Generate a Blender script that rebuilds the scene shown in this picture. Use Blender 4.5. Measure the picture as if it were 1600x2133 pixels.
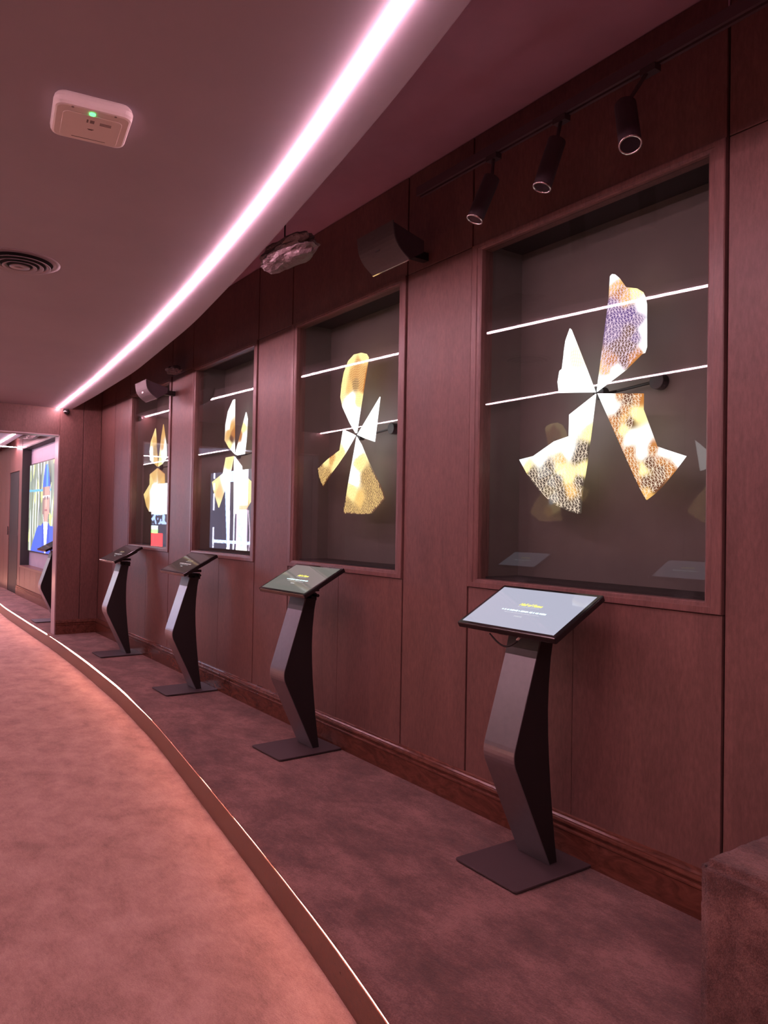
import bpy, bmesh, math, random
from mathutils import Vector, Matrix, noise
random.seed(7)
for o in list(bpy.data.objects): bpy.data.objects.remove(o)
SC = bpy.context.scene
COL = SC.collection
PI = math.pi
# world frame: x runs along the panelled wall, y is the distance out from it, z is up; floor z=0, raised step top z=P
P = 0.15

# ---------------------------------------------------------------- camera
TH, PITCH, ROLL = 0.6096, 0.01723, -0.01744
fwd0 = Vector((math.cos(TH), -math.sin(TH), 0)); right0 = Vector((-math.sin(TH), -math.cos(TH), 0)); up0 = Vector((0, 0, 1))
F = fwd0*math.cos(PITCH) + up0*math.sin(PITCH)
U = -fwd0*math.sin(PITCH) + up0*math.cos(PITCH)
R = right0*math.cos(ROLL) - U*math.sin(ROLL)
U2 = right0*math.sin(ROLL) + U*math.cos(ROLL)
cd = bpy.data.cameras.new('camera'); cam = bpy.data.objects.new('camera', cd); COL.objects.link(cam)
M = Matrix((R, U2, -F)).transposed().to_4x4(); M.translation = Vector((0, 2.3603, 1.2906+P)); cam.matrix_world = M
cd.sensor_fit = 'VERTICAL'; cd.sensor_height = 36; cd.sensor_width = 27; cd.lens = 36*1590.0/2133; cd.clip_start = 0.02; cd.clip_end = 60
SC.camera = cam
SC.view_settings.view_transform = 'Standard'; SC.view_settings.look = 'None'; SC.view_settings.gamma = 1
SC.view_settings.exposure = 0.27

# ---------------------------------------------------------------- light levels
w = bpy.data.worlds.new('world'); SC.world = w; w.use_nodes = True
w.node_tree.nodes['Background'].inputs[0].default_value = (0.5, 0.3, 0.35, 1)
w.node_tree.nodes['Background'].inputs[1].default_value = 0.02
LED_CEIL = ((1, .54, .65), 98)
LED_STEP = ((1, .46, .34), 46)
VIDEO_GAIN = 9.0
def area(name, loc, rot, size, power, color):
    l = bpy.data.lights.new(name, 'AREA'); l.shape = 'RECTANGLE'; l.size, l.size_y = size; l.energy = power; l.color = color
    o = bpy.data.objects.new(name, l); o.location = loc; o.rotation_euler = rot; COL.objects.link(o); return o
# added fill lights with no fixtures, unseen: one behind camera, one past the passage
area('added_fill_light', (-0.9, 1.9, 2.66), (0, 0, 0), (1.0, .8), 10, (1, .72, .72))
area('added_fill_light', (10.4, 1.8, 2.66), (0, 0, 0), (1.6, .8), 26, (.82, .72, 1))

# ---------------------------------------------------------------- materials
def mat(name, base=(.5, .5, .5), rough=.5, metal=0., emis=None, estr=0., spec=.5):
    m = bpy.data.materials.new(name); m.use_nodes = True; b = m.node_tree.nodes['Principled BSDF']
    b.inputs['Base Color'].default_value = (*base, 1); b.inputs['Roughness'].default_value = rough
    b.inputs['Metallic'].default_value = metal; b.inputs['Specular IOR Level'].default_value = spec
    if emis: b.inputs['Emission Color'].default_value = (*emis, 1); b.inputs['Emission Strength'].default_value = estr
    return m
def N(m, t, **kw):
    n = m.node_tree.nodes.new(t)
    for k, v in kw.items():
        if k in n.inputs: n.inputs[k].default_value = v
        else: setattr(n, k, v)
    return n
def L(m, a, b): m.node_tree.links.new(a, b)
def noisy(name, c1, c2, scale=(1, 1, 1), nscale=6, rough=(.4, .6), bump=.1, bscale=200, detail=6, spec=.5, bdist=.002, sheen=0., mid=None, coords='Object', warp=0, metal=0., mottle=0.):
    """procedural: two colours mixed by stretched noise, roughness variation, fine bump"""
    m = mat(name, c1, rough[0], metal, spec=spec); b = m.node_tree.nodes['Principled BSDF']
    tc = N(m, 'ShaderNodeTexCoord'); mp = N(m, 'ShaderNodeMapping'); mp.inputs['Scale'].default_value = scale
    L(m, tc.outputs[coords], mp.inputs[0])
    n1 = N(m, 'ShaderNodeTexNoise', Scale=nscale, Detail=detail, Roughness=.62, Distortion=warp); L(m, mp.outputs[0], n1.inputs['Vector'])
    cr = N(m, 'ShaderNodeValToRGB'); cr.color_ramp.elements[0].color = (*c1, 1); cr.color_ramp.elements[1].color = (*c2, 1)
    cr.color_ramp.elements[0].position = .32; cr.color_ramp.elements[1].position = .68
    if mid: e = cr.color_ramp.elements.new(.5); e.color = (*mid, 1)
    L(m, n1.outputs['Fac'], cr.inputs[0]); L(m, cr.outputs[0], b.inputs['Base Color'])
    if mottle:
        nf = N(m, 'ShaderNodeTexNoise', Scale=26, Detail=8, Roughness=.72); L(m, mp.outputs[0], nf.inputs['Vector'])
        mf = N(m, 'ShaderNodeMapRange'); mf.inputs['From Min'].default_value = .3; mf.inputs['From Max'].default_value = .7; mf.inputs['To Min'].default_value = 1-mottle; mf.inputs['To Max'].default_value = 1+mottle; L(m, nf.outputs['Fac'], mf.inputs[0])
        hs = N(m, 'ShaderNodeHueSaturation'); L(m, cr.outputs[0], hs.inputs['Color']); L(m, mf.outputs[0], hs.inputs['Value']); L(m, hs.outputs[0], b.inputs['Base Color'])
    mr = N(m, 'ShaderNodeMapRange'); mr.inputs['To Min'].default_value = rough[0]; mr.inputs['To Max'].default_value = rough[1]
    L(m, n1.outputs['Fac'], mr.inputs[0]); L(m, mr.outputs[0], b.inputs['Roughness'])
    n2 = N(m, 'ShaderNodeTexNoise', Scale=bscale, Detail=3, Roughness=.6); L(m, mp.outputs[0] if bscale < 80 else tc.outputs[coords], n2.inputs['Vector'])
    bp = N(m, 'ShaderNodeBump', Strength=bump, Distance=bdist); L(m, n2.outputs['Fac'], bp.inputs['Height']); L(m, bp.outputs[0], b.inputs['Normal'])
    if sheen: b.inputs['Sheen Weight'].default_value = sheen; b.inputs['Sheen Roughness'].default_value = .5
    return m
def carpet(name, c_lo, c_mid, c_hi):
    m = mat(name, c_mid, .95, spec=.1); b = m.node_tree.nodes['Principled BSDF']
    tc = N(m, 'ShaderNodeTexCoord')
    mp = N(m, 'ShaderNodeMapping'); mp.inputs['Scale'].default_value = (1, 1.5, 1); mp.inputs['Rotation'].default_value = (0, 0, .5); L(m, tc.outputs['Object'], mp.inputs[0])
    big = N(m, 'ShaderNodeTexNoise', Scale=4.2, Detail=7, Roughness=.70, Distortion=.15); L(m, mp.outputs[0], big.inputs['Vector'])
    mp2 = N(m, 'ShaderNodeMapping'); mp2.inputs['Scale'].default_value = (1, 3.2, 1); mp2.inputs['Rotation'].default_value = (0, 0, -.25); L(m, tc.outputs['Object'], mp2.inputs[0])
    med = N(m, 'ShaderNodeTexNoise', Scale=30, Detail=7, Roughness=.75, Distortion=.1); L(m, mp2.outputs[0], med.inputs['Vector'])
    fine = N(m, 'ShaderNodeTexNoise', Scale=210, Detail=3, Roughness=.75); L(m, tc.outputs['Object'], fine.inputs['Vector'])
    a = N(m, 'ShaderNodeMath', operation='MULTIPLY_ADD'); a.inputs[1].default_value = .62; L(m, big.outputs['Fac'], a.inputs[0])
    a2 = N(m, 'ShaderNodeMath', operation='MULTIPLY'); a2.inputs[1].default_value = .27; L(m, med.outputs['Fac'], a2.inputs[0]); L(m, a2.outputs[0], a.inputs[2])
    a3 = N(m, 'ShaderNodeMath', operation='MULTIPLY_ADD'); a3.inputs[1].default_value = .36; L(m, fine.outputs['Fac'], a3.inputs[0]); L(m, a.outputs[0], a3.inputs[2])
    cr = N(m, 'ShaderNodeValToRGB'); e = cr.color_ramp.elements
    e[0].color = (*c_lo, 1); e[0].position = .47; e[1].color = (*c_hi, 1); e[1].position = .74; x = e.new(.60); x.color = (*c_mid, 1)
    L(m, a3.outputs[0], cr.inputs[0]); L(m, cr.outputs[0], b.inputs['Base Color'])
    bp = N(m, 'ShaderNodeBump', Strength=1.0, Distance=.006); L(m, fine.outputs['Fac'], bp.inputs['Height'])
    bp2 = N(m, 'ShaderNodeBump', Strength=.6, Distance=.012); L(m, med.outputs['Fac'], bp2.inputs['Height']); L(m, bp.outputs[0], bp2.inputs['Normal'])
    L(m, bp2.outputs[0], b.inputs['Normal'])
    b.inputs['Sheen Weight'].default_value = .25; b.inputs['Sheen Roughness'].default_value = .4
    return m
M_PANEL = noisy('wood_panel', (.120, .056, .050), (.170, .080, .070), scale=(3, 3, .8), nscale=1.6, rough=(.38, .5), bump=.1, bscale=260, warp=1.2, mottle=.28)
M_TRIMW = noisy('wood_trim', (.13, .062, .056), (.19, .092, .082), scale=(6, 6, .8), nscale=6, rough=(.30, .42), bump=.06, mottle=.25)
M_BASE = noisy('wood_baseboard', (.07, .022, .015), (.16, .055, .036), scale=(1.3, 4, 4), nscale=5, rough=(.18, .3), bump=.02, bscale=90, warp=2.0)
M_GROOVE = mat('dark_groove', (.012, .006, .007), .8)
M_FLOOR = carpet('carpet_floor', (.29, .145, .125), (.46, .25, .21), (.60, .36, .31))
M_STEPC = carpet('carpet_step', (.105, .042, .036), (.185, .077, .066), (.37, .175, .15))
M_SOFFIT = noisy('ceiling_paint', (.36, .315, .365), (.39, .34, .39), nscale=2, rough=(.75, .8), bump=.03, bscale=350)
M_VOID = noisy('void_paint', (.40, .24, .34), (.46, .28, .40), nscale=3, rough=(.7, .8), bump=.05)
M_BLACK = noisy('black_metal', (.010, .008, .009), (.014, .011, .012), nscale=20, rough=(.38, .46), bump=.03, bscale=400)
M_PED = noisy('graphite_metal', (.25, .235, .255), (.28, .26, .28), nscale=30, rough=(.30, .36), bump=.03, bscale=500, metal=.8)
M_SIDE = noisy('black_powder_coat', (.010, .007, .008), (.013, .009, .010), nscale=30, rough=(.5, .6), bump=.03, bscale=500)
M_BEZEL = mat('gloss_bezel', (.012, .010, .011), .12)
M_CASE = noisy('case_lining', (.13, .112, .105), (.16, .14, .13), nscale=4, rough=(.7, .8), bump=.05)
M_CASED = noisy('case_edge', (.020, .016, .017), (.028, .022, .023), nscale=4, rough=(.6, .7), bump=.05)
M_WHITE = mat('white_plastic', (.80, .72, .68), .4)
M_GREY = noisy('grille_grey', (.10, .085, .09), (.12, .10, .105), nscale=60, rough=(.6, .7), bump=.3, bscale=700)
M_CHROME = mat('chrome', (.8, .75, .75), .12, 1.0)
M_LENS = mat('lens', (.03, .02, .025), .05)
M_DUCT = noisy('crumpled_lining', (.12, .08, .09), (.17, .12, .13), nscale=9, rough=(.4, .6), bump=.8, bscale=22, bdist=.02)
M_RISER = noisy('glossy_riser', (.08, .03, .022), (.15, .06, .045), scale=(4, 4, 8), nscale=9, rough=(.22, .4), bump=.3, bscale=50, bdist=.004)
M_LEDC = mat('led_strip_ceiling', (.8, .7, .7), .5, emis=LED_CEIL[0], estr=LED_CEIL[1])
M_LEDS = mat('led_strip_step', (.8, .7, .7), .5, emis=LED_STEP[0], estr=LED_STEP[1])
M_GREEN = mat('green_indicator', (.1, .6, .2), .4, emis=(.1, 1, .2), estr=2.5)
M_INK = mat('grey_print', (.22, .18, .18), .6)
M_GOLDT = mat('gold_text', (.8, .8, .2), .5, emis=(.72, .85, .12), estr=.75)
M_TEALT = mat('pale_teal_text', (.7, .9, .9), .5, emis=(.55, .95, .95), estr=1.0)
M_LINET = mat('dim_text', (.5, .6, .6), .5, emis=(.5, .62, .65), estr=.6)
def glass_mat():
    m = bpy.data.materials.new('clear_glass'); m.use_nodes = True; nt = m.node_tree; nt.nodes.clear()
    out = N(m, 'ShaderNodeOutputMaterial'); mx = N(m, 'ShaderNodeMixShader')
    tr = N(m, 'ShaderNodeBsdfTransparent'); tr.inputs[0].default_value = (.93, .94, .93, 1)
    gl = N(m, 'ShaderNodeBsdfGlossy'); gl.inputs['Roughness'].default_value = 0.0
    lw = N(m, 'ShaderNodeLayerWeight', Blend=.5); pw = N(m, 'ShaderNodeMath', operation='POWER'); pw.inputs[1].default_value = 5
    L(m, lw.outputs['Facing'], pw.inputs[0])
    ma = N(m, 'ShaderNodeMath', operation='MULTIPLY_ADD'); ma.inputs[1].default_value = .95; ma.inputs[2].default_value = .04; L(m, pw.outputs[0], ma.inputs[0])
    L(m, ma.outputs[0], mx.inputs[0]); L(m, tr.outputs[0], mx.inputs[1]); L(m, gl.outputs[0], mx.inputs[2]); L(m, mx.outputs[0], out.inputs[0])
    return m
M_GLASS = glass_mat()
def attr_emit(name, gain, rough=.5):
    """a lit display: its picture is stored per vertex and given off as light"""
    m = mat(name, (.02, .02, .02), rough); b = m.node_tree.nodes['Principled BSDF']
    a = N(m, 'ShaderNodeVertexColor'); a.layer_name = 'pic'
    L(m, a.outputs['Color'], b.inputs['Emission Color']); b.inputs['Emission Strength'].default_value = gain
    return m
M_PIC = attr_emit('fan_picture', 1.0)
M_VIDEO = attr_emit('video_picture', VIDEO_GAIN, .3)
M_WIREW = mat('lit_wire_pale', (.1, .1, .1), .5, emis=(1, .80, .62), estr=1.05)
M_WIREO = mat('lit_wire_gold', (.1, .1, .1), .5, emis=(1, .66, .24), estr=1.1)
M_WIREP = mat('lit_wire_violet', (.1, .1, .1), .5, emis=(.95, .74, .90), estr=1.0)

# ---------------------------------------------------------------- mesh helpers
def tag(o, label=None, cat=None, group=None, kind=None):
    if label: o['label'] = label
    if cat: o['category'] = cat
    if group: o['group'] = group
    if kind: o['kind'] = kind
    return o
def obj(name, bm, m, parent=None, smooth=False, bevel=0, autos=False):
    me = bpy.data.meshes.new(name); bmesh.ops.recalc_face_normals(bm, faces=bm.faces[:]); bm.to_mesh(me); bm.free()
    for x in (m if isinstance(m, (list, tuple)) else [m]): me.materials.append(x)
    if smooth: me.polygons.foreach_set('use_smooth', [True]*len(me.polygons))
    o = bpy.data.objects.new(name, me); COL.objects.link(o)
    if parent: o.parent = parent
    if bevel:
        b = o.modifiers.new('bevel', 'BEVEL'); b.width = bevel; b.segments = 2; b.limit_method = 'ANGLE'; b.angle_limit = .6
    return o
def empty(name, loc, rz=0):
    o = bpy.data.objects.new(name, None); COL.objects.link(o); o.location = loc; o.rotation_euler = (0, 0, rz); o.empty_display_size = .1; return o
def box(bm, x0, x1, y0, y1, z0, z1, mi=0):
    v = [bm.verts.new((x, y, z)) for z in (z0, z1) for y in (y0, y1) for x in (x0, x1)]
    for f in ((0, 2, 3, 1), (4, 5, 7, 6), (0, 1, 5, 4), (2, 6, 7, 3), (0, 4, 6, 2), (1, 3, 7, 5)):
        q = bm.faces.new([v[i] for i in f]); q.material_index = mi
    return v
def prism(bm, pts, a0, a1, axis='x', mi=0):
    """extrude a closed 2-D outline; axis x: pts are (y,z); axis y: pts are (x,z); axis z: pts are (x,y)"""
    def V(p, a): return {'x': (a, p[0], p[1]), 'y': (p[0], a, p[1]), 'z': (p[0], p[1], a)}[axis]
    A = [bm.verts.new(V(p, a0)) for p in pts]; B = [bm.verts.new(V(p, a1)) for p in pts]
    n = len(pts); fs = [bm.faces.new(A), bm.faces.new(B[::-1])]
    for i in range(n): fs.append(bm.faces.new((A[i], B[i], B[(i+1) % n], A[(i+1) % n])))
    for f in fs: f.material_index = mi
    return fs
def tube(bm, pts, r, seg=10, caps=True):
    pts = [Vector(p) for p in pts]; rings = []
    for i, p in enumerate(pts):
        d = (pts[min(i+1, len(pts)-1)]-pts[max(i-1, 0)]).normalized(); a = d.orthogonal().normalized() if i == 0 else (rings_a - d*rings_a.dot(d)).normalized()
        rings_a = a; b = d.cross(a); rr = r[i] if isinstance(r, (list, tuple)) else r
        rings.append([bm.verts.new(p+(a*math.cos(t)+b*math.sin(t))*rr) for t in [2*PI*k/seg for k in range(seg)]])
    for A, B in zip(rings, rings[1:]):
        for k in range(seg): bm.faces.new((A[k], A[(k+1) % seg], B[(k+1) % seg], B[k]))
    if caps: bm.faces.new(rings[0][::-1]); bm.faces.new(rings[-1])
def sweep(bm, path, prof, closed=True):
    """path: (x,y) polyline; prof: (offset towards the room along the path normal, z)"""
    n = len(path); rows = []
    for i, (x, y) in enumerate(path):
        a = Vector(path[max(i-1, 0)]); b = Vector(path[min(i+1, n-1)]); t = (b-a).normalized(); nx, ny = -t.y, t.x
        if ny < 0: nx, ny = -nx, -ny
        rows.append([bm.verts.new((x+nx*o, y+ny*o, z)) for o, z in prof])
    k = len(prof)
    for A, B in zip(rows, rows[1:]):
        for j in range(k if closed else k-1): bm.faces.new((A[j], A[(j+1) % k], B[(j+1) % k], B[j]))
    if closed: bm.faces.new(rows[0][::-1]); bm.faces.new(rows[-1])
def interp(T, x):
    if x <= T[0][0]: a, b = T[0], T[1]
    elif x >= T[-1][0]: a, b = T[-2], T[-1]
    else:
        for a, b in zip(T, T[1:]):
            if a[0] <= x <= b[0]: break
    return a[1]+(b[1]-a[1])*(x-a[0])/(b[0]-a[0])
def smooth_tab(T, x, h=.35): return sum(interp(T, x+h*k/4) for k in range(-4, 5))/9
def text_obj(name, body, size, m, parent, loc, rot, shear=0, extrude=.0006, align='CENTER'):
    c = bpy.data.curves.new(name, 'FONT'); c.body = body; c.size = size; c.shear = shear; c.extrude = extrude; c.align_x = align; c.offset = .0004
    t = bpy.data.objects.new(name, c); COL.objects.link(t)
    dg = bpy.context.evaluated_depsgraph_get(); me = bpy.data.meshes.new_from_object(t.evaluated_get(dg)); COL.objects.unlink(t); bpy.data.objects.remove(t)
    me.materials.clear(); me.materials.append(m)
    o = bpy.data.objects.new(name, me); COL.objects.link(o); o.parent = parent; o.location = loc; o.rotation_euler = rot
    return o

# ================================================================ SETTING
X0, X1, YW = -1.6, 18.2, 3.32
SXI = 9.14
SA, WC, QP = 1.4192, 1.2708, 0.5108
EDGE = [(-1.6, 1.80), (0, 1.50), (1.61, 1.177), (1.88, 1.123), (2.48, 1.028), (3.07, .947), (3.94, .833), (4.91, .71), (6.05, .613), (7.34, .549), (8.83, .505), (9.3, .50), (10.2, .50), (12.3, .48), (14.6, .40), (18.2, .25)]
LEDT = [(-1.6, 1.93), (0, 1.60), (1.46, 1.31), (1.85, 1.23), (2.38, 1.13), (3.01, 1.03), (3.89, .91), (5.13, .77), (6.99, .61), (9.14, .47), (12, .42), (14.6, .36), (18.2, .2)]
SOFT = [(-1.6, 1.85), (0, 1.48), (1.36, 1.18), (1.8, 1.08), (2.3, .99), (2.76, .91), (3.4, .80), (4.66, .61), (6.45, .43), (8.0, .36), (9.14, .33), (12, .3), (18.2, .1)]
def xs(a, b, st=.15):
    n = max(2, int(round((b-a)/st))); return [a+(b-a)*i/n for i in range(n+1)]
ZS, ZV = 2.545+P, 3.12+P
# floor
bm = bmesh.new(); box(bm, X0, X1, -.8, YW, -.06, 0); tag(obj('floor', bm, M_FLOOR), kind='structure')
# raised step along the wall: its carpet nosing overhangs the light strip by a varying amount
def overhang(x):
    v = .0009
    if x > SXI: v = .007
    if 5.2 < x < 8.9: v = .0004+.011*math.sin(PI*(x-5.2)/3.7)
    if 1.5 < x < 2.35: v = .0004+.003*math.sin(PI*(x-1.5)/.85)
    v += .0003*math.sin(x*9)+.0003*math.sin(x*23)
    e = smooth_tab(EDGE, x, .3); te = 1.28/(2.36-e)
    return max(.0005, min(.022, (.0075-v)/te))
bm = bmesh.new(); X = xs(X0, X1, .12)
top = []; 
for x in X:
    e = smooth_tab(EDGE, x, .3)
    top.append([(x, 0, P), (x, e-.03, P), (x, e+overhang(x)-.012, P-.002), (x, e+overhang(x), P-.008), (x, e+overhang(x)-.001, P-.0105), (x, e-.003, P-.011)])
rows = [[bm.verts.new(p) for p in r] for r in top]
for A, B in zip(rows, rows[1:]):
    for j in range(5): bm.faces.new((A[j], A[j+1], B[j+1], B[j]))
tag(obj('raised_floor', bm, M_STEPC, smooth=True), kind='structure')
bm = bmesh.new(); sweep(bm, [(x, smooth_tab(EDGE, x, .3)) for x in X], [(-.02, P-.024), (-.003, P-.024), (-.001, P-.027), (-.003, P-.031), (-.004, 0), (-.02, 0)])
tag(obj('trim_1', bm, M_RISER), kind='structure')
# far raised step on the other side of the corridor
YS = 2.88
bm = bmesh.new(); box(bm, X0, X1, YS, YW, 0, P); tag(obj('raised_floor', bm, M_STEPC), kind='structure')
# ceilings
YO = 3.0
bm = bmesh.new(); path = [(x, smooth_tab(SOFT, x, .3)) for x in X]
A = [(bm.verts.new((x, y, ZS)), bm.verts.new((x, YO, ZS)), bm.verts.new((x, y, ZV)), bm.verts.new((x, YO, ZV))) for x, y in path]
for a, b in zip(A, A[1:]):
    bm.faces.new((a[0], a[1], b[1], b[0])); bm.faces.new((a[0], b[0], b[2], a[2])); bm.faces.new((a[2], b[2], b[3], a[3])); bm.faces.new((a[1], a[3], b[3], b[1]))
tag(obj('ceiling', bm, M_SOFFIT), kind='structure')
bm = bmesh.new(); box(bm, X0, X1, -.8, YW, ZV+.002, ZV+.05); tag(obj('ceiling_upper', bm, M_VOID), kind='structure')
# ---- panelled wall with the case openings
OW, OB, OT = .0632, 1.052+P, 2.57+P       # frame width, opening bottom and top
FB, FT = 1.013+P, 2.60+P
G = .0055                                  # half groove
SXI = 9.14
def panel(bm, x0, x1, z0, z1, th=.018, mi=0): box(bm, x0+G, x1-G, -th, 0, z0+(.0 if z0 < .2+P else G*.35), z1-G*.35, mi)
bm = bmesh.new()
cases = [SA+i*(WC+QP) for i in range(4)]
cols = [(-1.6, -.36, 0), (-.36, .909, 0), (.909, SA, 0)]
for i, c in enumerate(cases):
    cols.append((c, c+WC, 1))
    if i < 3: cols.append((c+WC, c+WC+QP, 0))
cols += [(cases[3]+WC, 8.57, 0), (8.57, SXI, 0)]
ZB = .158+P
for x0, x1, k in cols:
    panel(bm, x0, x1, FT, ZV)
    if k: 
        mid = (x0+x1)/2
        box(bm, x0+G, mid-.0012, -.018, 0, P+.02, FB-.002); box(bm, mid+.0012, x1-G, -.018, 0, P+.02, FB-.002)
    else: panel(bm, x0, x1, P+.02, FT)
# dark backing behind the joints
for x0, x1, k in cols:
    if k:
        box(bm, x0, x1, -.05, -.0185, 0, FB-.004, 1); box(bm, x0, x1, -.05, -.0185, FT+.004, ZV, 1)
    else: box(bm, x0, x1, -.05, -.0185, 0, ZV, 1)
tag(obj('wall_right', bm, [M_PANEL, M_GROOVE], bevel=.0015), kind='structure')
# baseboard with its moulding
BP = [(0, 0), (.022, 0), (.022, .098), (.026, .102), (.026, .108), (.018, .113), (.018, .120), (.024, .124), (.026, .130), (.024, .137), (.017, .140), (.017, .144), (.010, .150), (.008, .156), (0, .160)]
bm = bmesh.new(); prism(bm, [(y, z+P) for y, z in BP], X0, SXI-.0, 'x'); tag(obj('baseboard_right', bm, M_BASE), kind='structure')
# ---- crossing wall with the passage at x = 9.14
DP = .452
bm = bmesh.new()
box(bm, SXI, SXI+.16, 0, .20-.004, 0, ZV); box(bm, SXI, SXI+.16, .20, DP, 0, ZV)
box(bm, SXI+.002, SXI+.16, DP, YW-.45, 2.245+P, ZV)
box(bm, SXI, SXI+.16, YW-.45, YW, 0, ZV)
tag(obj('wall_back', bm, M_PANEL, bevel=.003), kind='structure')
bm = bmesh.new(); prism(bm, [(SXI-y, z+P) for y, z in BP], 0.02, DP+.001, 'y'); tag(obj('baseboard_back', bm, M_BASE), kind='structure')
# lining of the passage: pale colour mimics light on jamb and head edges
bm = bmesh.new(); box(bm, SXI-.004, SXI+.17, DP, DP+.012, 0, 2.245+P); box(bm, SXI-.004, SXI+.17, DP, YW-.45, 2.233+P, 2.245+P)
tag(obj('trim_2', bm, noisy('lit_edge_tint', (.34, .25, .27), (.40, .30, .32), nscale=8, rough=(.25, .35), bump=.02)), kind='structure')
# ---- wall of the far bay
bm = bmesh.new()
NX0, NX1, NZ0, NZ1 = 9.95, 14.1, .51+P, 2.47+P
box(bm, SXI+.16, NX0-G, -.03, 0, P, ZV); box(bm, SXI+.16, NX0, -.06, -.031, 0, ZV, 1)
tag(obj('wall_right', bm, [M_PANEL, M_GROOVE]), kind='structure')
bm = bmesh.new()
for a in range(9):
    xa = NX0+(NX1-NX0)*a/9; xb = NX0+(NX1-NX0)*(a+1)/9; box(bm, xa+.004, xb-.004, -.03, 0, P, NZ0-.03)
box(bm, NX0, NX1, -.06, -.031, 0, NZ0-.03, 1)
tag(obj('wall_right', bm, [M_PANEL, M_GROOVE]), kind='structure')
bm = bmesh.new(); box(bm, NX0, NX1, -.03, 0, NZ1+.02, ZV); tag(obj('wall_right', bm, M_PANEL), kind='structure')
bm = bmesh.new(); box(bm, NX1+.021, 14.35, -.03, 0, 0, ZV); box(bm, 14.35, 15.3, -.03, 0, 2.12+P, ZV)
for a in range(6): box(bm, 15.3+a*.48+.004, 15.3+(a+1)*.48-.004, -.03, 0, 0, ZV)
box(bm, NX1+.03, X1, -.06, -.031, 0, ZV, 1)
tag(obj('wall_right', bm, [M_PANEL, M_GROOVE]), kind='structure')
bm = bmesh.new(); prism(bm, [(y, z+P) for y, z in BP], SXI+.16, 14.34, 'x'); tag(obj('baseboard_right', bm, M_BASE), kind='structure')
bm = bmesh.new(); box(bm, 14.36, 15.29, -.028, -.01, P+.005, 2.11+P); box(bm, 14.42, 15.23, -.011, -.006, .25+P, 1.0+P); box(bm, 14.42, 15.23, -.011, -.006, 1.1+P, 2.0+P)
d1 = tag(obj('door_1', bm, noisy('dark_door', (.012, .009, .012), (.018, .013, .017), rough=(.5, .6))), kind='structure')
bm = bmesh.new(); tube(bm, [(15.2, .03, 1.0+P), (15.2, .03, 1.15+P)], .012); obj('door_handle', bm, M_CHROME, d1)
bm = bmesh.new(); box(bm, X0, X1, -.82, -.76, 0, ZV); tag(obj('wall_service', bm, M_GROOVE), kind='structure')
# ---- end wall, near wall, opposite wall
bm = bmesh.new()
for a in range(7): box(bm, X1, X1+.05, a*.48+.004, (a+1)*.48-.004, 0, ZV)
tag(obj('wall_far', bm, M_PANEL), kind='structure')
bm = bmesh.new(); box(bm, X0-.05, X0, -.05, YW, 0, ZV); tag(obj('wall_near', bm, M_PANEL), kind='structure')
bm = bmesh.new()
xx = X0
while xx < X1-.1:
    box(bm, xx+.004, min(xx+.9, X1)-.004, YW, YW+.03, 0, ZV); xx += .9
box(bm, X0, X1, YW+.031, YW+.06, 0, ZV, 1)
tag(obj('wall_left', bm, [noisy('dark_panel', (.05, .028, .028), (.075, .042, .040), scale=(3, 3, .6), nscale=3.5, rough=(.5, .6)), M_GROOVE]), kind='structure')

# ================================================================ LIGHT STRIPS
def led(name, path, prof, m, label, group, chan=None):
    bm = bmesh.new(); sweep(bm, path, prof); o = obj(name, bm, m); tag(o, label, 'light strip', group); return o
pth = [(x, smooth_tab(LEDT, x, .3)) for x in xs(X0, SXI-.003, .12)]
led('led_strip', pth, [(-.008, ZS-.001), (-.008, ZS-.006), (-.004, ZS-.009), (.004, ZS-.009), (.008, ZS-.006), (.008, ZS-.001)], M_LEDC,
    'long glowing pink-white light strip curving along the near ceiling to the crossing wall', 'pink light strips')
pth = [(x, smooth_tab(LEDT, x, .3)) for x in xs(SXI+.12, 14.4, .3)]
led('led_strip', pth, [(-.012, ZS-.001), (-.012, ZS-.008), (.012, ZS-.008), (.012, ZS-.001)], M_LEDC,
    'short pink light strip in the far ceiling seen through the passage, upper of the two', 'pink light strips')
bm = bmesh.new(); box(bm, 14.58, 14.62, -.0, 2.9, ZS-.012, ZS-.001)
tag(obj('led_strip', bm, M_LEDC), 'pink light strip crossing the far ceiling level behind the passage, lower of the two', 'light strip', 'pink light strips')
bm = bmesh.new(); box(bm, X0, X1, 2.888, 2.902, ZS-.010, ZS-.001)
tag(obj('led_strip', bm, M_LEDC), 'straight pink light strip seen only as thin lines mirrored in the glass', 'light strip', 'pink light strips')
# step edge strips: glowing line under the carpet nosing
def nose(x): return .007+(.005*math.sin(PI*(x-5.0)/3.9) if 5.0 < x < 8.9 else 0)
def step_strip(a, b, label, hf):
    bm = bmesh.new(); rows = []
    X = xs(a, b, .06)
    for x in X:
        y = smooth_tab(EDGE, x, .3); h = hf(x)
        rows.append([bm.verts.new(p) for p in ((x, y-.002, P-.0115), (x, y+.0004, P-.0115), (x, y+.0004, P-.0115-h), (x, y-.002, P-.0115-h))])
    for A, B in zip(rows, rows[1:]):
        for j in range(4): bm.faces.new((A[j], A[(j+1) % 4], B[(j+1) % 4], B[j]))
    bm.faces.new(rows[0]); bm.faces.new(rows[-1][::-1])
    tag(obj('led_strip', bm, M_LEDS), label, 'light strip', 'step edge light strips')
step_strip(X0, SXI-.001, 'thin salmon light strip under the carpeted step edge, running past the four near kiosks', nose)
step_strip(SXI+.175, X1-.05, 'bright salmon light strip on the step edge beyond the passage', lambda x: .010)
bm = bmesh.new(); box(bm, X1-.03, X1-.005, .5, YW, .012, .03); tag(obj('led_strip', bm, M_LEDS), 'small salmon light line at the foot of the far end wall, left edge', 'light strip', 'step edge light strips')
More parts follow.
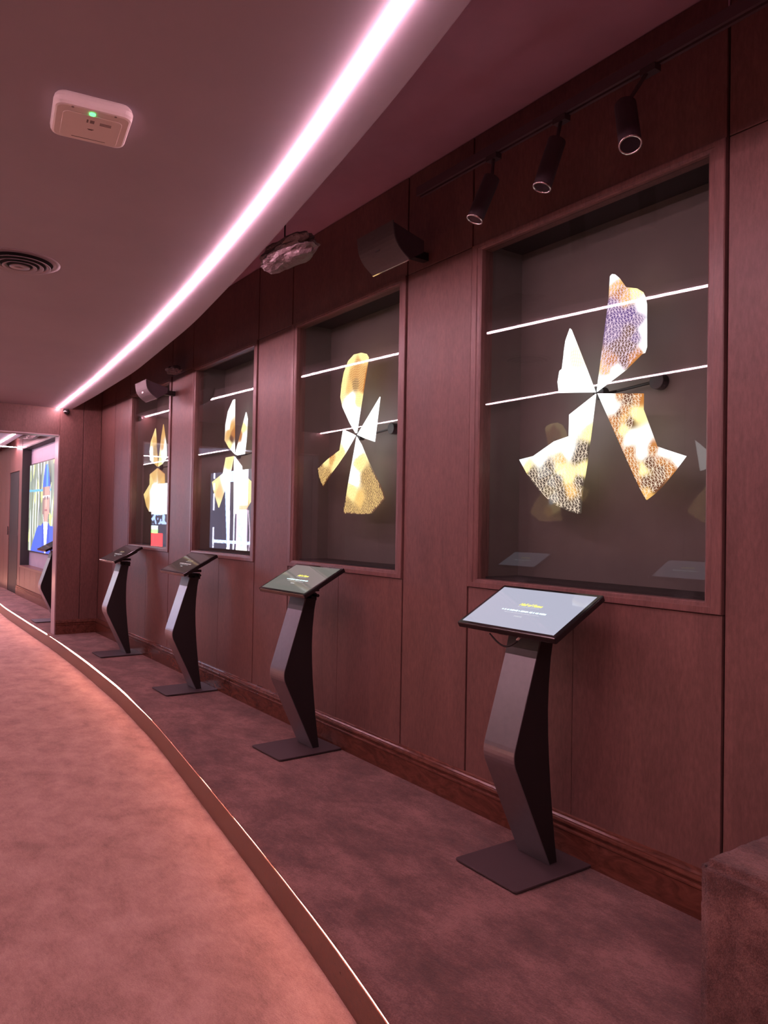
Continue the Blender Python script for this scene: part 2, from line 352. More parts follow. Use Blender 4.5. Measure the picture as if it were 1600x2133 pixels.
bm = bmesh.new(); box(bm, X0, X1, YS-.006, YS-.0005, P-.018, P-.012); tag(obj('led_strip', bm, M_LEDS), 'salmon light strip on the opposite step edge, outside the view on the left', 'light strip', 'step edge light strips')

# ================================================================ DISPLAY CASES
def frame_ring(bm, x0, x1, z0, z1, prof):
    rows = []
    for k, d in prof:   # k: 0 outer .. 1 opening edge
        wx = OW*k; zb = (OB-FB)*k; zt = (FT-OT)*k
        if k > 1: wx, zb, zt = OW, OB-FB, FT-OT
        rows.append([bm.verts.new(p) for p in ((x0+wx, d, z0+zb), (x1-wx, d, z0+zb), (x1-wx, d, z1-zt), (x0+wx, d, z1-zt))])
    for A, B in zip(rows, rows[1:]):
        for j in range(4): bm.faces.new((A[j], A[(j+1) % 4], B[(j+1) % 4], B[j]))
FPROF = [(0, -.018), (0, .007), (.05, .010), (.58, .010), (.62, .0065), (.90, .0055), (1, .001), (1, -.058)]
CD = -.262
case_lab = ['glazed display case nearest the camera, largest, holding the lit figure in a tall cap',
            'second glazed display case from the right, holding the lit bald oval head figure',
            'third glazed display case from the right, with a white pointed lit figure',
            'farthest narrow glazed display case beside the corner, partly behind a speaker']
for i, c in enumerate(cases):
    cx = c+WC/2
    t = empty('display_case', (cx, 0, FB)); tag(t, case_lab[i], 'display case', 'display cases along the wall')
    def rel(bm): bmesh.ops.translate(bm, verts=bm.verts[:], vec=(-cx, 0, -FB)); return bm
    bm = bmesh.new(); frame_ring(bm, c+G*.8, c+WC-G*.8, FB, FT, FPROF); obj('frame', rel(bm), M_TRIMW, t)
    a, b = c+OW-.001, c+WC-OW+.001
    bm = bmesh.new()
    box(bm, a-.02, a, CD, -.03, OB-.02, OT+.06); box(bm, b, b+.02, CD, -.03, OB-.02, OT+.06)
    box(bm, a-.02, b+.02, CD-.02, CD, OB-.02, OT+.06)
    obj('interior_lining', rel(bm), M_CASE, t)
    bm = bmesh.new(); box(bm, a, b, CD+.001, -.05, OB-.02, OB+.010); obj('bottom_board', rel(bm), M_CASED, t)
    bm = bmesh.new(); box(bm, a, b, CD+.001, -.03, OT+.032, OT+.05); obj('top_board', rel(bm), M_CASED, t)
    for (u0, u1, w0, w1) in ((a, a+.006, OB, OT), (b-.006, b, OB, OT)):
        bm = bmesh.new(); box(bm, u0, u1, -.066, -.05, w0, w1); obj('glass_bead', rel(bm), M_TRIMW, t)
    bm = bmesh.new(); box(bm, a+.001, b-.001, -.022, -.017, OB, OT); obj('glass_pane', rel(bm), M_GLASS, t)

# ================================================================ HOLOGRAM FANS
FANS = {"f1":{"center":[2.0553,1.9965],"swept_wedges":[{"poly":[[2.0529,2.0002],[2.0457,2.0538],[2.015,2.2365],[1.9989,2.371],[1.993,2.4581],[1.9823,2.4641],[1.9704,2.4596],[1.9495,2.4395],[1.9169,2.395],[1.8655,2.3776],[1.8375,2.3566],[1.8273,2.3353],[1.8204,2.3056],[1.8181,2.1414],[1.826,2.1194],[1.8397,2.1172],[1.9122,2.0675]],"col":[[1.9822,2.4553,0.97,0.98,1,2.0],[1.9637,2.4066,1,0.55,0.16,1.0],[1.9515,2.3793,1,0.36,0.07,0.62],[1.9162,2.3516,1,0.55,0.16,1.0],[1.8654,2.3633,1,0.8,0.34,1.5],[1.9745,2.3408,0.5,0.32,0.7,0.45],[1.9502,2.2916,0.25,0.12,0.6,0.42],[1.8924,2.2838,0.25,0.12,0.6,0.42],[1.8313,2.3034,0.97,0.98,1,2.0],[1.8245,2.2081,0.97,0.98,1,2.0],[1.8263,2.1382,0.97,0.98,1,2.0],[1.9728,2.2282,0.5,0.32,0.7,0.45],[1.8914,2.212,0.55,0.25,0.14,0.28],[1.8685,2.1885,0.5,0.32,0.7,0.45],[1.9483,2.1603,0.55,0.25,0.14,0.28],[1.8906,2.1546,0.55,0.25,0.14,0.28],[1.8453,2.1228,1,0.36,0.07,0.62],[1.977,2.1119,1,0.36,0.07,0.62],[1.9185,2.1069,0.5,0.17,0.06,0.3],[1.8786,2.1049,1,0.36,0.07,0.62],[2.0064,2.0725,1,0.55,0.16,1.0],[1.9587,2.07,0.97,0.98,1,2.0],[2.006,2.0479,0.97,0.98,1,2.0],[2.0422,2.0235,0.97,0.98,1,2.0],[1.8582,2.2527,0.5,0.32,0.7,0.45]],"wire":"a"},{"poly":[[2.0603,1.9987],[2.2567,2.0222],[2.2644,2.0705],[2.2549,2.1162],[2.2326,2.1273],[2.2323,2.1909],[2.2231,2.2413],[2.2004,2.2888],[2.1936,2.2823],[2.1526,2.1973],[2.1059,2.098]],"col":[[2.1994,2.2317,0.97,0.98,1,2.0],[2.225,2.1584,0.97,0.98,1,2.0],[2.2304,2.0812,0.97,0.98,1,2.0],[2.131,2.0664,0.97,0.98,1,2.0],[2.1686,2.1746,1,0.9,0.68,1.5],[2.1716,2.1546,1,0.9,0.68,1.5],[2.1389,2.149,1,0.9,0.68,1.5]],"wire":"b"},{"poly":[[2.0584,1.9919],[2.1974,1.9215],[2.1859,1.8329],[2.2806,1.8148],[2.4013,1.7595],[2.4876,1.7485],[2.4369,1.68],[2.3766,1.6182],[2.3399,1.5851],[2.2618,1.5364],[2.2004,1.5152],[2.1475,1.5022],[2.1282,1.5047],[2.1231,1.5853],[2.0996,1.71],[2.0768,1.8584]],"col":[[2.476,1.7423,0.97,0.98,1,2.0],[2.3648,1.7625,0.97,0.98,1,2.0],[2.2597,1.8027,0.97,0.98,1,2.0],[2.1803,1.894,0.97,0.98,1,2.0],[2.1152,1.8873,0.97,0.98,1,2.0],[2.2048,1.7675,0.97,0.98,1,2.0],[2.0892,1.8446,1,0.8,0.34,1.5],[2.4146,1.6844,0.35,0.26,0.2,0.22],[2.3626,1.6445,0.35,0.26,0.2,0.22],[2.3064,1.6953,0.35,0.26,0.2,0.22],[2.305,1.616,0.35,0.26,0.2,0.22],[2.2372,1.6918,1,0.8,0.34,1.5],[2.2286,1.5878,0.35,0.26,0.2,0.22],[2.1897,1.6638,1,0.8,0.34,1.5],[2.145,1.7379,0.35,0.26,0.2,0.22],[2.1368,1.6362,0.35,0.26,0.2,0.22],[2.1481,1.5351,0.35,0.26,0.2,0.22],[2.2075,1.5358,0.35,0.26,0.2,0.22],[2.1132,1.7611,0.35,0.26,0.2,0.22],[2.238,1.7386,1,0.55,0.16,1.0],[2.4375,1.7073,1,0.8,0.34,1.5],[2.1248,1.6862,1,0.8,0.34,1.5],[2.1886,1.6022,1,0.55,0.16,1.0],[2.257,1.651,0.35,0.26,0.2,0.22]],"wire":"c"},{"poly":[[2.0491,1.9922],[1.8297,1.9633],[1.8401,1.9259],[1.8606,1.8707],[1.8985,1.8106],[1.8469,1.801],[1.7676,1.7556],[1.7353,1.7428],[1.6444,1.7105],[1.6873,1.6605],[1.7415,1.604],[1.7774,1.575],[1.7937,1.5704],[1.81,1.5545],[1.8313,1.5855],[1.8748,1.6624]],"col":[[2.0168,1.9609,0.97,0.98,1,2.0],[1.9748,1.9605,0.97,0.98,1,2.0],[1.9455,1.9713,1,0.36,0.07,0.62],[1.8991,1.9557,0.5,0.17,0.06,0.3],[1.8485,1.9493,1,0.36,0.07,0.62],[1.8643,1.8852,1,0.8,0.34,1.5],[1.9444,1.8988,0.5,0.17,0.06,0.3],[1.9152,1.8812,1,0.55,0.16,1.0],[1.9623,1.9201,0.97,0.98,1,2.0],[1.9202,1.829,1,0.8,0.34,1.5],[1.9554,1.8468,1,0.36,0.07,0.62],[1.9429,1.7974,1,0.36,0.07,0.62],[1.8854,1.7927,0.97,0.98,1,2.0],[1.8296,1.774,0.97,0.98,1,2.0],[1.733,1.7301,0.97,0.98,1,2.0],[1.6716,1.7036,0.97,0.98,1,2.0],[1.8841,1.6978,1,0.36,0.07,0.62],[1.8495,1.6256,1,0.36,0.07,0.62],[1.8291,1.7413,0.97,0.98,1,2.0],[1.8013,1.6931,0.5,0.17,0.06,0.3],[1.7479,1.6674,0.5,0.17,0.06,0.3],[1.8106,1.5778,1,0.55,0.16,1.0],[1.7734,1.609,0.5,0.17,0.06,0.3],[1.7066,1.6698,1,0.36,0.07,0.62],[1.8282,1.6714,1,0.8,0.34,1.5],[1.8848,1.7452,1,0.36,0.07,0.62],[1.9212,1.901,1,0.36,0.07,0.62],[1.8865,1.8639,0.5,0.17,0.06,0.3],[1.9617,1.8764,1,0.36,0.07,0.62],[1.7859,1.7476,1,0.36,0.07,0.62],[1.7431,1.699,1,0.36,0.07,0.62],[1.8557,1.6727,1,0.36,0.07,0.62],[1.8166,1.6244,0.5,0.17,0.06,0.3]],"wire":"a"}]},"f2":{"center":[3.8559,1.9786],"swept_wedges":[{"poly":[[3.8564,1.9916],[3.7976,2.2185],[3.77,2.3262],[3.7425,2.4286],[3.7664,2.4541],[3.8215,2.4707],[3.9014,2.4733],[3.9659,2.4446],[4.0138,2.381],[4.0368,2.3127],[4.0377,2.241],[4.0494,2.2335],[4.0233,2.1675],[3.9363,2.0604],[3.8692,1.9928]],"col":[[3.9171,2.4584,1,0.8,0.34,1.5],[3.8053,2.4566,1,0.8,0.34,1.5],[3.9976,2.3963,1,0.8,0.34,1.5],[4.0192,2.2923,1,0.8,0.34,1.5],[3.8511,2.408,1,0.36,0.07,0.62],[3.8173,2.342,1,0.36,0.07,0.62],[3.8974,2.3542,1,0.36,0.07,0.62],[3.8791,2.2903,0.5,0.17,0.06,0.3],[3.799,2.2617,1,0.36,0.07,0.62],[3.9435,2.2729,1,0.55,0.16,1.0],[3.925,2.2088,0.97,0.98,1,2.0],[3.8282,2.1965,1,0.8,0.34,1.5],[3.8727,2.0976,0.97,0.98,1,2.0]],"wire":"d"},{"poly":[[3.8496,1.9806],[3.6152,2.1796],[3.628,2.1212],[3.6482,2.0608],[3.6774,2.0429],[3.69,1.9684],[3.6632,1.9241],[3.7734,1.9543]],"col":[[3.714,2.0128,0.97,0.98,1,2.0]],"wire":None},{"poly":[[3.8687,1.9779],[3.9014,1.9912],[4.01,2.0276],[3.9911,1.9681],[4.0479,1.901],[4.1861,1.8556],[4.312,1.8024],[4.2911,1.7407],[4.243,1.6831],[4.1471,1.7621],[4.0705,1.8126],[3.9797,1.8785]],"col":[[3.9495,1.9646,0.97,0.98,1,2.0],[4.047,1.874,1,0.8,0.34,1.5],[4.2037,1.8475,1,0.8,0.34,1.5],[4.2743,1.7865,0.55,0.25,0.14,0.28],[4.2007,1.7645,0.5,0.17,0.06,0.3],[4.0965,1.814,1,0.8,0.34,1.5],[4.1324,1.8433,1,0.36,0.07,0.62],[4.244,1.7109,0.5,0.17,0.06,0.3]],"wire":"a"},{"poly":[[3.8556,1.9699],[3.8815,1.8806],[3.9402,1.6911],[3.9886,1.5085],[3.7742,1.502],[3.6829,1.506],[3.6032,1.5554],[3.551,1.5916],[3.5845,1.654],[3.7228,1.8104],[3.8034,1.9181]],"col":[[3.85,1.8957,0.97,0.98,1,2.0],[3.8154,1.8072,1,0.8,0.34,1.5],[3.8602,1.723,0.97,0.98,1,2.0],[3.8894,1.6371,1,0.8,0.34,1.5],[3.9354,1.5505,0.55,0.25,0.14,0.28],[3.8083,1.5921,1,0.55,0.16,1.0],[3.7504,1.7185,0.55,0.25,0.14,0.28],[3.7019,1.6323,0.55,0.25,0.14,0.28],[3.7446,1.5401,0.55,0.25,0.14,0.28],[3.6409,1.5891,0.55,0.25,0.14,0.28],[3.5827,1.5963,0.55,0.25,0.14,0.28],[3.8532,1.5151,0.55,0.25,0.14,0.28]],"wire":"a"}]},"f3":{"center":[5.6442,1.9735],"swept_wedges":[{"poly":[[5.6392,1.9846],[5.6558,2.4218],[5.6892,2.4203],[5.7845,2.3386],[5.8284,2.2378],[5.8392,2.1096],[5.7549,2.0446]],"col":[[5.7407,2.3221,0.97,0.98,1,2.0],[5.764,2.2199,0.97,0.98,1,2.0],[5.7062,2.2027,1,0.55,0.16,1.0],[5.6757,2.1538,1,0.36,0.07,0.62],[5.7609,2.1614,1,0.55,0.16,1.0],[5.7015,2.1099,0.5,0.17,0.06,0.3],[5.7275,2.0657,1,0.8,0.34,1.5],[5.6686,2.0153,0.97,0.98,1,2.0]],"wire":None},{"poly":[[5.6279,1.9804],[5.4389,2.2942],[5.4102,2.2411],[5.4179,2.1308],[5.4278,2.065],[5.4495,1.972],[5.5834,1.9695]],"col":[[5.4365,2.2438,0.97,0.98,1,2.0],[5.4729,2.1805,1,0.8,0.34,1.5],[5.5366,2.1188,1,0.36,0.07,0.62],[5.4553,2.0895,0.97,0.98,1,2.0],[5.5316,2.0169,0.97,0.98,1,2.0]],"wire":None},{"poly":[[5.6523,1.9683],[5.8085,1.9666],[5.7897,1.8838],[5.7304,1.846],[5.8603,1.8404],[6.0841,1.7779],[6.049,1.7043],[5.9346,1.5611],[5.8786,1.629],[5.7026,1.8562]],"col":[[5.7777,1.9298,1,0.8,0.34,1.5],[5.7999,1.8026,0.97,0.98,1,2.0],[6.0055,1.7511,1,0.8,0.34,1.5],[5.9409,1.6776,1,0.55,0.16,1.0],[5.9521,1.6065,1,0.8,0.34,1.5]],"wire":"d"},{"poly":[[5.6382,1.9651],[5.498,1.8799],[5.4819,1.8231],[5.284,1.7379],[5.2753,1.6616],[5.3279,1.5973],[5.466,1.4991],[5.5333,1.5081],[5.6291,1.5106],[5.6466,1.9107]],"col":[[5.5775,1.8501,0.97,0.98,1,2.0],[5.5418,1.6793,0.97,0.98,1,2.0],[5.3867,1.7525,1,0.8,0.34,1.5],[5.4362,1.6988,1,0.55,0.16,1.0],[5.3316,1.6739,1,0.8,0.34,1.5],[5.4308,1.5877,1,0.55,0.16,1.0],[5.4804,1.5214,1,0.55,0.16,1.0],[5.5889,1.5332,0.97,0.98,1,2.0]],"wire":"d"}]},"f4":{"center":[7.4856,1.9748],"swept_wedges":[{"poly":[[7.4969,1.9825],[7.7276,2.0589],[7.7484,2.1521],[7.7126,2.2504],[7.5811,2.3709],[7.5444,2.2369],[7.5101,2.1355],[7.4873,1.9999]],"col":[[7.5928,2.3403,1,0.8,0.34,1.5],[7.6984,2.2493,1,0.8,0.34,1.5],[7.6138,2.2425,1,0.55,0.16,1.0],[7.5796,2.1494,0.5,0.17,0.06,0.3],[7.6913,2.1481,0.97,0.98,1,2.0],[7.6861,2.0747,0.97,0.98,1,2.0],[7.5438,2.03,1,0.55,0.16,1.0]],"wire":"d"},{"poly":[[7.4725,1.9812],[7.4289,2.1299],[7.3984,2.2695],[7.3457,2.3884],[7.294,2.2782],[7.2482,2.1696],[7.2329,2.0554],[7.3539,2.0014]],"col":[[7.3483,2.3093,1,0.55,0.16,1.0],[7.3394,2.1765,1,0.55,0.16,1.0],[7.2859,2.155,0.97,0.98,1,2.0],[7.3335,2.0881,0.97,0.98,1,2.0],[7.41,2.0488,1,0.8,0.34,1.5]],"wire":None},{"poly":[[7.4958,1.9664],[7.7175,1.9164],[7.7243,1.8114],[7.9064,1.7148],[7.8095,1.5926],[7.7191,1.5368],[7.4819,1.5268],[7.4811,1.83]],"col":[[7.6183,1.9074,1,0.55,0.16,1.0],[7.6694,1.8368,1,0.8,0.34,1.5],[7.8327,1.7131,1,0.8,0.34,1.5],[7.7982,1.6386,1,0.55,0.16,1.0],[7.6069,1.7441,0.97,0.98,1,2.0],[7.5974,1.6084,0.97,0.98,1,2.0]],"wire":"d"},{"poly":[[7.4741,1.9653],[7.282,1.9013],[7.2868,1.7792],[7.3,1.6659],[7.2413,1.5606],[7.3465,1.5],[7.4334,1.5266]],"col":[[7.3732,1.8966,1,0.36,0.07,0.62],[7.3421,1.8249,1,0.55,0.16,1.0],[7.389,1.7383,0.97,0.98,1,2.0],[7.3536,1.6054,0.97,0.98,1,2.0],[7.2971,1.5436,1,0.8,0.34,1.5]],"wire":"d"}]}}
def inpoly(p, poly):
    x, y = p; c = False; n = len(poly)
    for i in range(n):
        x1, y1 = poly[i]; x2, y2 = poly[(i+1) % n]
        if (y1 > y) != (y2 > y) and x < (x2-x1)*(y-y1)/(y2-y1)+x1: c = not c
    return c
def idw(cols, x, z):
    W = 0; C = [0, 0, 0]
    for px, pz, r, g, b, s in cols:
        k = 1/((px-x)**2+(pz-z)**2+1e-5)**2.6; W += k
        for j, v in enumerate((r, g, b)): C[j] += k*v*s
    return [v/W for v in C]
def picture_plate(poly, cols, y0, th, step=.014):
    bm = bmesh.new(); vs = [bm.verts.new((x, y0, z)) for x, z in poly]; bm.faces.new(vs); bmesh.ops.triangulate(bm, faces=bm.faces[:])
    for _ in range(7):
        long = [e for e in bm.edges if e.calc_length() > step]
        if not long: break
        bmesh.ops.subdivide_edges(bm, edges=long, cuts=1); bmesh.ops.triangulate(bm, faces=[f for f in bm.faces if len(f.verts) > 3])
    r = bmesh.ops.extrude_face_region(bm, geom=bm.faces[:]); bmesh.ops.translate(bm, verts=[g for g in r['geom'] if isinstance(g, bmesh.types.BMVert)], vec=(0, -th, 0))
    lay = bm.verts.layers.float_color.new('pic')
    for v in bm.verts:
        c = idw(cols, v.co.x, v.co.z); v[lay] = (*c, 1)
    return bm
def wires(poly, kind, y, cols, ctr):
    """net of thin lit lines clipped to the plate outline"""
    bm = bmesh.new(); xs_ = [p[0] for p in poly]; zs_ = [p[1] for p in poly]; a, b, c, d = min(xs_), max(xs_), min(zs_), max(zs_)
    lines = []; cx = (a+b)/2; W = b-a; H = d-c
    sp = {'a': .0165, 'b': .012, 'c': .019, 'd': .012}[kind]
    def warp(u, v): return (u+.012*math.sin(v*19+1), v+.02*math.sin((u-a)/W*PI)*(-1 if kind == 'd' else 1)+.006*math.sin(u*60))
    nu = int(W/sp)+1; nv = int(H/(sp*1.15))+1; g = [[warp(a+W*i/nu, c-.02+(H+.02)*j/nv) for j in range(nv+1)] for i in range(nu+1)]
    for i in range(nu+1):
        for j in range(nv+1):
            if i < nu: lines.append((g[i][j], g[i+1][j]))
            if j < nv: lines.append((g[i][j], g[i][j+1]))
            if kind in 'ac' and i < nu and j < nv: lines.append((g[i][j], g[i+1][j+1]) if (i//2+j) % 3 else (g[i+1][j], g[i][j+1]))
    w = .0007
    for (p, q) in lines:
        n = 2; 
        for k in range(n):
            u = (p[0]+(q[0]-p[0])*k/n, p[1]+(q[1]-p[1])*k/n); v = (p[0]+(q[0]-p[0])*(k+1)/n, p[1]+(q[1]-p[1])*(k+1)/n)
            if not (inpoly(u, poly) and inpoly(v, poly)): continue
            if sum(idw(cols, (u[0]+v[0])/2, (u[1]+v[1])/2)) > 4: continue
            dx, dz = v[0]-u[0], v[1]-u[1]; l = math.hypot(dx, dz) or 1; nx, nz = -dz/l*w, dx/l*w
            A = [bm.verts.new((s[0]+sg*nx, yy, s[1]+sg*nz)) for yy in (y, y+.0012) for s in (u, v) for sg in (-1, 1)]
            for f in ((4, 5, 7, 6), (0, 2, 3, 1), (0, 1, 5, 4), (2, 6, 7, 3), (0, 4, 6, 2), (1, 3, 7, 5)): bm.faces.new([A[i] for i in f])
    return bm
fan_lab = {'f1': 'lit hologram fan in the nearest case showing a wire-mesh person in a tall cap',
           'f2': 'lit golden hologram fan in the second case showing a bald oval head and crossed wedges',
           'f3': 'white-lit hologram fan in the third case with two sharp points on top',
           'f4': 'slim yellow-white hologram fan in the farthest case shaped like rabbit ears'}
YF = -.12
def fan_hardware(t, back):
    bm = bmesh.new(); tube(bm, [(0, -.012, 0), (0, -.05, 0)], .028, 20); obj('hub', bm, M_BLACK, t, bevel=.003)
    bm = bmesh.new(); tube(bm, [(0, -.045, 0), (-.02, back*.75, .015), (-.19, back*.8, .03)], .006, 10); obj('mount_arm', bm, M_BLACK, t)
    bm = bmesh.new(); tube(bm, [(-.21, back*.72, .03), (-.21, back+.001, .03)], .033, 28); obj('mount_plate', bm, M_BLACK, t, bevel=.003)
def build_fan(key, i):
    f = FANS[key]; cx, cz = f['center']
    t = empty('hologram_fan', (cx, YF, cz)); tag(t, fan_lab[key], 'hologram fan', 'hologram fans in the cases')
    fan_hardware(t, CD-YF)
    for n, b in enumerate(f['swept_wedges']):
        poly = [(p[0]-cx, p[1]-cz) for p in b['poly']]; cols = [(c[0]-cx, c[1]-cz, c[2], c[3], c[4], c[5]) for c in b['col']]
        o = obj('swept_wedge', picture_plate(poly, cols, 0, .006), M_PIC, t)  # swept fan light frozen as solid glowing plates; the real arms are not built
        if b['wire']:
            bmw = wires(poly, b['wire'], .0004, cols, 0)
            if len(bmw.faces): obj('wire_mesh', bmw, {'f1': M_WIREW, 'f2': M_WIREO, 'f3': M_WIREO, 'f4': M_WIREO}[key] if not (key == 'f1' and n == 0) else M_WIREP, o)
            else: bmw.free()
    return t
ft = [build_fan(k, i) for i, k in enumerate(('f1', 'f2', 'f3', 'f4'))]
# opposite side fans, seen mirrored in the nearest glass
def copy_tree(o, parent=None):
    c = o.copy(); COL.objects.link(c)
    if parent: c.parent = parent
    for ch in [x for x in bpy.data.objects if x.parent == o]: copy_tree(ch, c)
    return c
for (src, x, lab) in ((1, 5.2, 'pale hologram fan mirrored faintly at the left of the nearest glass'), (1, 3.42, 'golden hologram fan mirrored at the right edge of the nearest glass')):
    c = copy_tree(ft[src]); c.location = (x, YW-.07, 1.98); c.rotation_euler = (0, 0, PI); c['label'] = lab; c['group'] = 'hologram fans on the opposite side'
    for ch in list(c.children):
        if ch.name.startswith('mount_'): bpy.data.objects.remove(ch)

# ================================================================ KIOSKS
SW, SD, TILT = .521, .295, math.atan2(.141, .259)
def arc_pts(p0, p1, p2, r, n=6):
    """round the corner p1"""
    a = (Vector(p0)-Vector(p1)).normalized(); b = (Vector(p2)-Vector(p1)).normalized(); s = Vector(p1)+a*r; e = Vector(p1)+b*r
    return [tuple((1-t)**2*s+2*t*(1-t)*Vector(p1)+t*t*e) for t in [k/n for k in range(n+1)]]
M_PLATE = noisy('brown_black_plate', (.055, .036, .040), (.065, .043, .047), nscale=20, rough=(.45, .55), bump=.03, bscale=400)
M_COLLAR = noisy('collar_grey', (.06, .058, .054), (.075, .072, .066), nscale=20, rough=(.4, .5), bump=.02)
def make_kiosk(screen, cable, text):
    t = empty('touchscreen_kiosk', (0, 0, 0))
    bm = bmesh.new()
    pts = []
    a, y0, y1 = .166, -.19, .214
    for cxx, cyy, s in ((a, y0, 0), (a, y1, 1), (-a, y1, 2), (-a, y0, 3)):
        r = .014; mx = cxx-math.copysign(r, cxx); my = cyy-(r if cyy > 0 else -r)
        a0 = {0: -PI/2, 1: 0, 2: PI/2, 3: PI}[s]
        for k in range(5): pts.append((mx+r*math.cos(a0+PI/2*k/4), my+r*math.sin(a0+PI/2*k/4)))
    prism(bm, pts, .006, .013, 'z'); 
    obj('base_plate', bm, M_PLATE, t, bevel=.001)
    for px, py in ((.13, -.15), (-.13, -.15), (.13, .17), (-.13, .17)):
        bm = bmesh.new(); tube(bm, [(px, py, 0), (px, py, .006)], .012, 12); obj('foot_pad', bm, M_SIDE, t)
    # bent pedestal: bright front strip and dark hollow side body
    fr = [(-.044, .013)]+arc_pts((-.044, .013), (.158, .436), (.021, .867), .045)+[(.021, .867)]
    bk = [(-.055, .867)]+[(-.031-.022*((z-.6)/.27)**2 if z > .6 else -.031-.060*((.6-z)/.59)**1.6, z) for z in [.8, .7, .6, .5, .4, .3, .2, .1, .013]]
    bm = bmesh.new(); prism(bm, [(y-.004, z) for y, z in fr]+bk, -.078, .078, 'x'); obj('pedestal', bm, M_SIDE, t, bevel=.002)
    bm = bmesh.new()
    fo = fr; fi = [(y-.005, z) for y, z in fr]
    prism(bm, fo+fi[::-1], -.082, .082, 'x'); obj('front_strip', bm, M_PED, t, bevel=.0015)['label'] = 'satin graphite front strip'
    bm = bmesh.new(); prism(bm, [(.0425, .80), (.0245, .867), (.0205, .867), (.0385, .80)], -.0825, .0825, 'x'); obj('collar', bm, M_COLLAR, t)
    # bracket under the monitor
    bm = bmesh.new(); box(bm, -.05, .05, -.075, .02, .85, .895); box(bm, -.085, .085, -.07, .06, .905, .925); 
    bk_ = obj('bracket', bm, M_BLACK, t, bevel=.004)
    for q, yy, zz, rr in ((-.095, -.055, .882, .009), (.095, -.055, .882, .009), (-.09, -.02, .875, .006), (.09, -.02, .875, .006)):
        bm = bmesh.new(); tube(bm, [(q, yy, zz), (q*.5, yy, zz)], rr, 10); obj('bolt', bm, M_BLACK, bk_)
    # monitor: local frame u (to the wall, up), built flat then tilted
    hold = Matrix.Translation((0, .14, .906)) @ Matrix.Rotation(-TILT, 4, 'X')
    def place(bm): bmesh.ops.transform(bm, matrix=hold, verts=bm.verts[:]); return bm
    a = SW/2
    bm = bmesh.new(); box(bm, -a, a, -SD, 0, -.024, 0); mon = obj('monitor_housing', place(bm), M_BEZEL, t, bevel=.004)
    bm = bmesh.new(); box(bm, -a*.75, a*.75, -SD*.85, -SD*.2, -.042, -.024); obj('rear_cover', place(bm), M_BLACK, mon, bevel=.006)
    bm = bmesh.new(); box(bm, -.005, .045, -.03, -.008, -.032, -.024); obj('sensor', place(bm), M_BLACK, mon, bevel=.003)
    bm = bmesh.new(); box(bm, -a+.018, a-.018, -SD+.017, -.017, -.001, .0008); scr = obj('display_screen', place(bm), screen, mon)
    rot = (Matrix.Rotation(-TILT, 4, 'X') @ Matrix.Rotation(PI, 4, 'Z')).to_euler()
    def on(u, v): return hold @ Vector((u, -v, .0009))
    if text >= 1:
        MG, MT = (M_GOLDT, M_TEALT) if text == 1 else (M_GOLDD, M_TEALD)
        text_obj('gold_heading', 'Hall of Fame', .023, MG, scr, on(.0, .165), rot, .45)
        bm = bmesh.new(); box(bm, -.055, .055, -.157, -.156, .0009, .0014); obj('heading_rule', place(bm), M_LINET, scr)
        bm = bmesh.new(); x = -.115; rr = random.Random(3)
        while x < .115:
            wdt = rr.uniform(.003, .007); h = rr.uniform(.005, .010); box(bm, x, x+wdt, -.128-h/2, -.128+h/2, .0009, .0014); x += wdt+.0013 if rr.random() < .85 else wdt+.006
        obj('teal_line', place(bm), MT, scr)
        bm = bmesh.new(); box(bm, -.09, .09, -.1135, -.1125, .0009, .0014); x = -.02
        while x < .02: box(bm, x, x+.004, -.094, -.090, .0009, .0014); x += .006
        obj('small_line', place(bm), M_LINET, scr)
    if cable:
        pts = [(.11-.15*k/10, .10-.005*math.sin(PI*k/10), .865-.034*math.sin(PI*k/10)+.01*(1-k/10)) for k in range(11)]
        bm = bmesh.new(); tube(bm, pts, .0035, 8); obj('cable', bm, M_SIDE, t, smooth=True)
        bm = bmesh.new(); tube(bm, [(-.03, .09, .868), (-.055, .10, .882)], .005, 8); obj('plug', bm, M_WHITE, t)
    return t
M_GOLDD = mat('dim_gold_text', (.2, .2, .1), .5, emis=(.45, .42, .25), estr=.25)
M_TEALD = mat('dim_pale_text', (.3, .3, .3), .5, emis=(.8, .75, .75), estr=.4)
def scr_mat(name, col, st): return mat(name, (.02, .02, .024), .045, emis=col, estr=st)
kiosks = [((2.098, .205, P), -.0, scr_mat('screen_lit', (.70, .72, .90), .55), True, 1, 'largest black touchscreen kiosk in front, its grey-blue screen lit and a cable looping beneath'),
          ((3.88, .222, P), .03, scr_mat('screen_dim', (.70, .70, .62), .20), False, 1, 'second touchscreen kiosk, grey-green screen with a streak of light, below the bald head figure'),
          ((5.688, .214, P), 0, scr_mat('screen_dark', (.6, .45, .4), .06), False, 2, 'third touchscreen kiosk, dark brown screen, below the third display case'),
          ((7.535, .2, P), 0, scr_mat('screen_darker', (.55, .4, .42), .05), False, 2, 'smallest touchscreen kiosk in front of the corner, dark screen, lavender-lit front strip'),
          ((10.4, .24, P), 0, scr_mat('screen_far', (.5, .42, .45), .06), False, 0, 'far touchscreen kiosk half hidden behind the passage jamb, before the video screen')]
for loc, rz, sm, cb, tx, lab in kiosks:
    k = make_kiosk(sm, cb, tx); k.location = loc; k.rotation_euler = (0, 0, rz); tag(k, lab, 'kiosk', 'touchscreen kiosks on the raised step')
for x, lab in ((3.62, 'opposite touchscreen kiosk mirrored at the lower right of the nearest glass'), (5.42, 'opposite touchscreen kiosk mirrored at the lower left of the nearest glass')):
    k = make_kiosk(kiosks[0][2], False, 1); k.location = (x, YW-.215, P); k.rotation_euler = (0, 0, PI); tag(k, lab, 'kiosk', 'opposite kiosks')

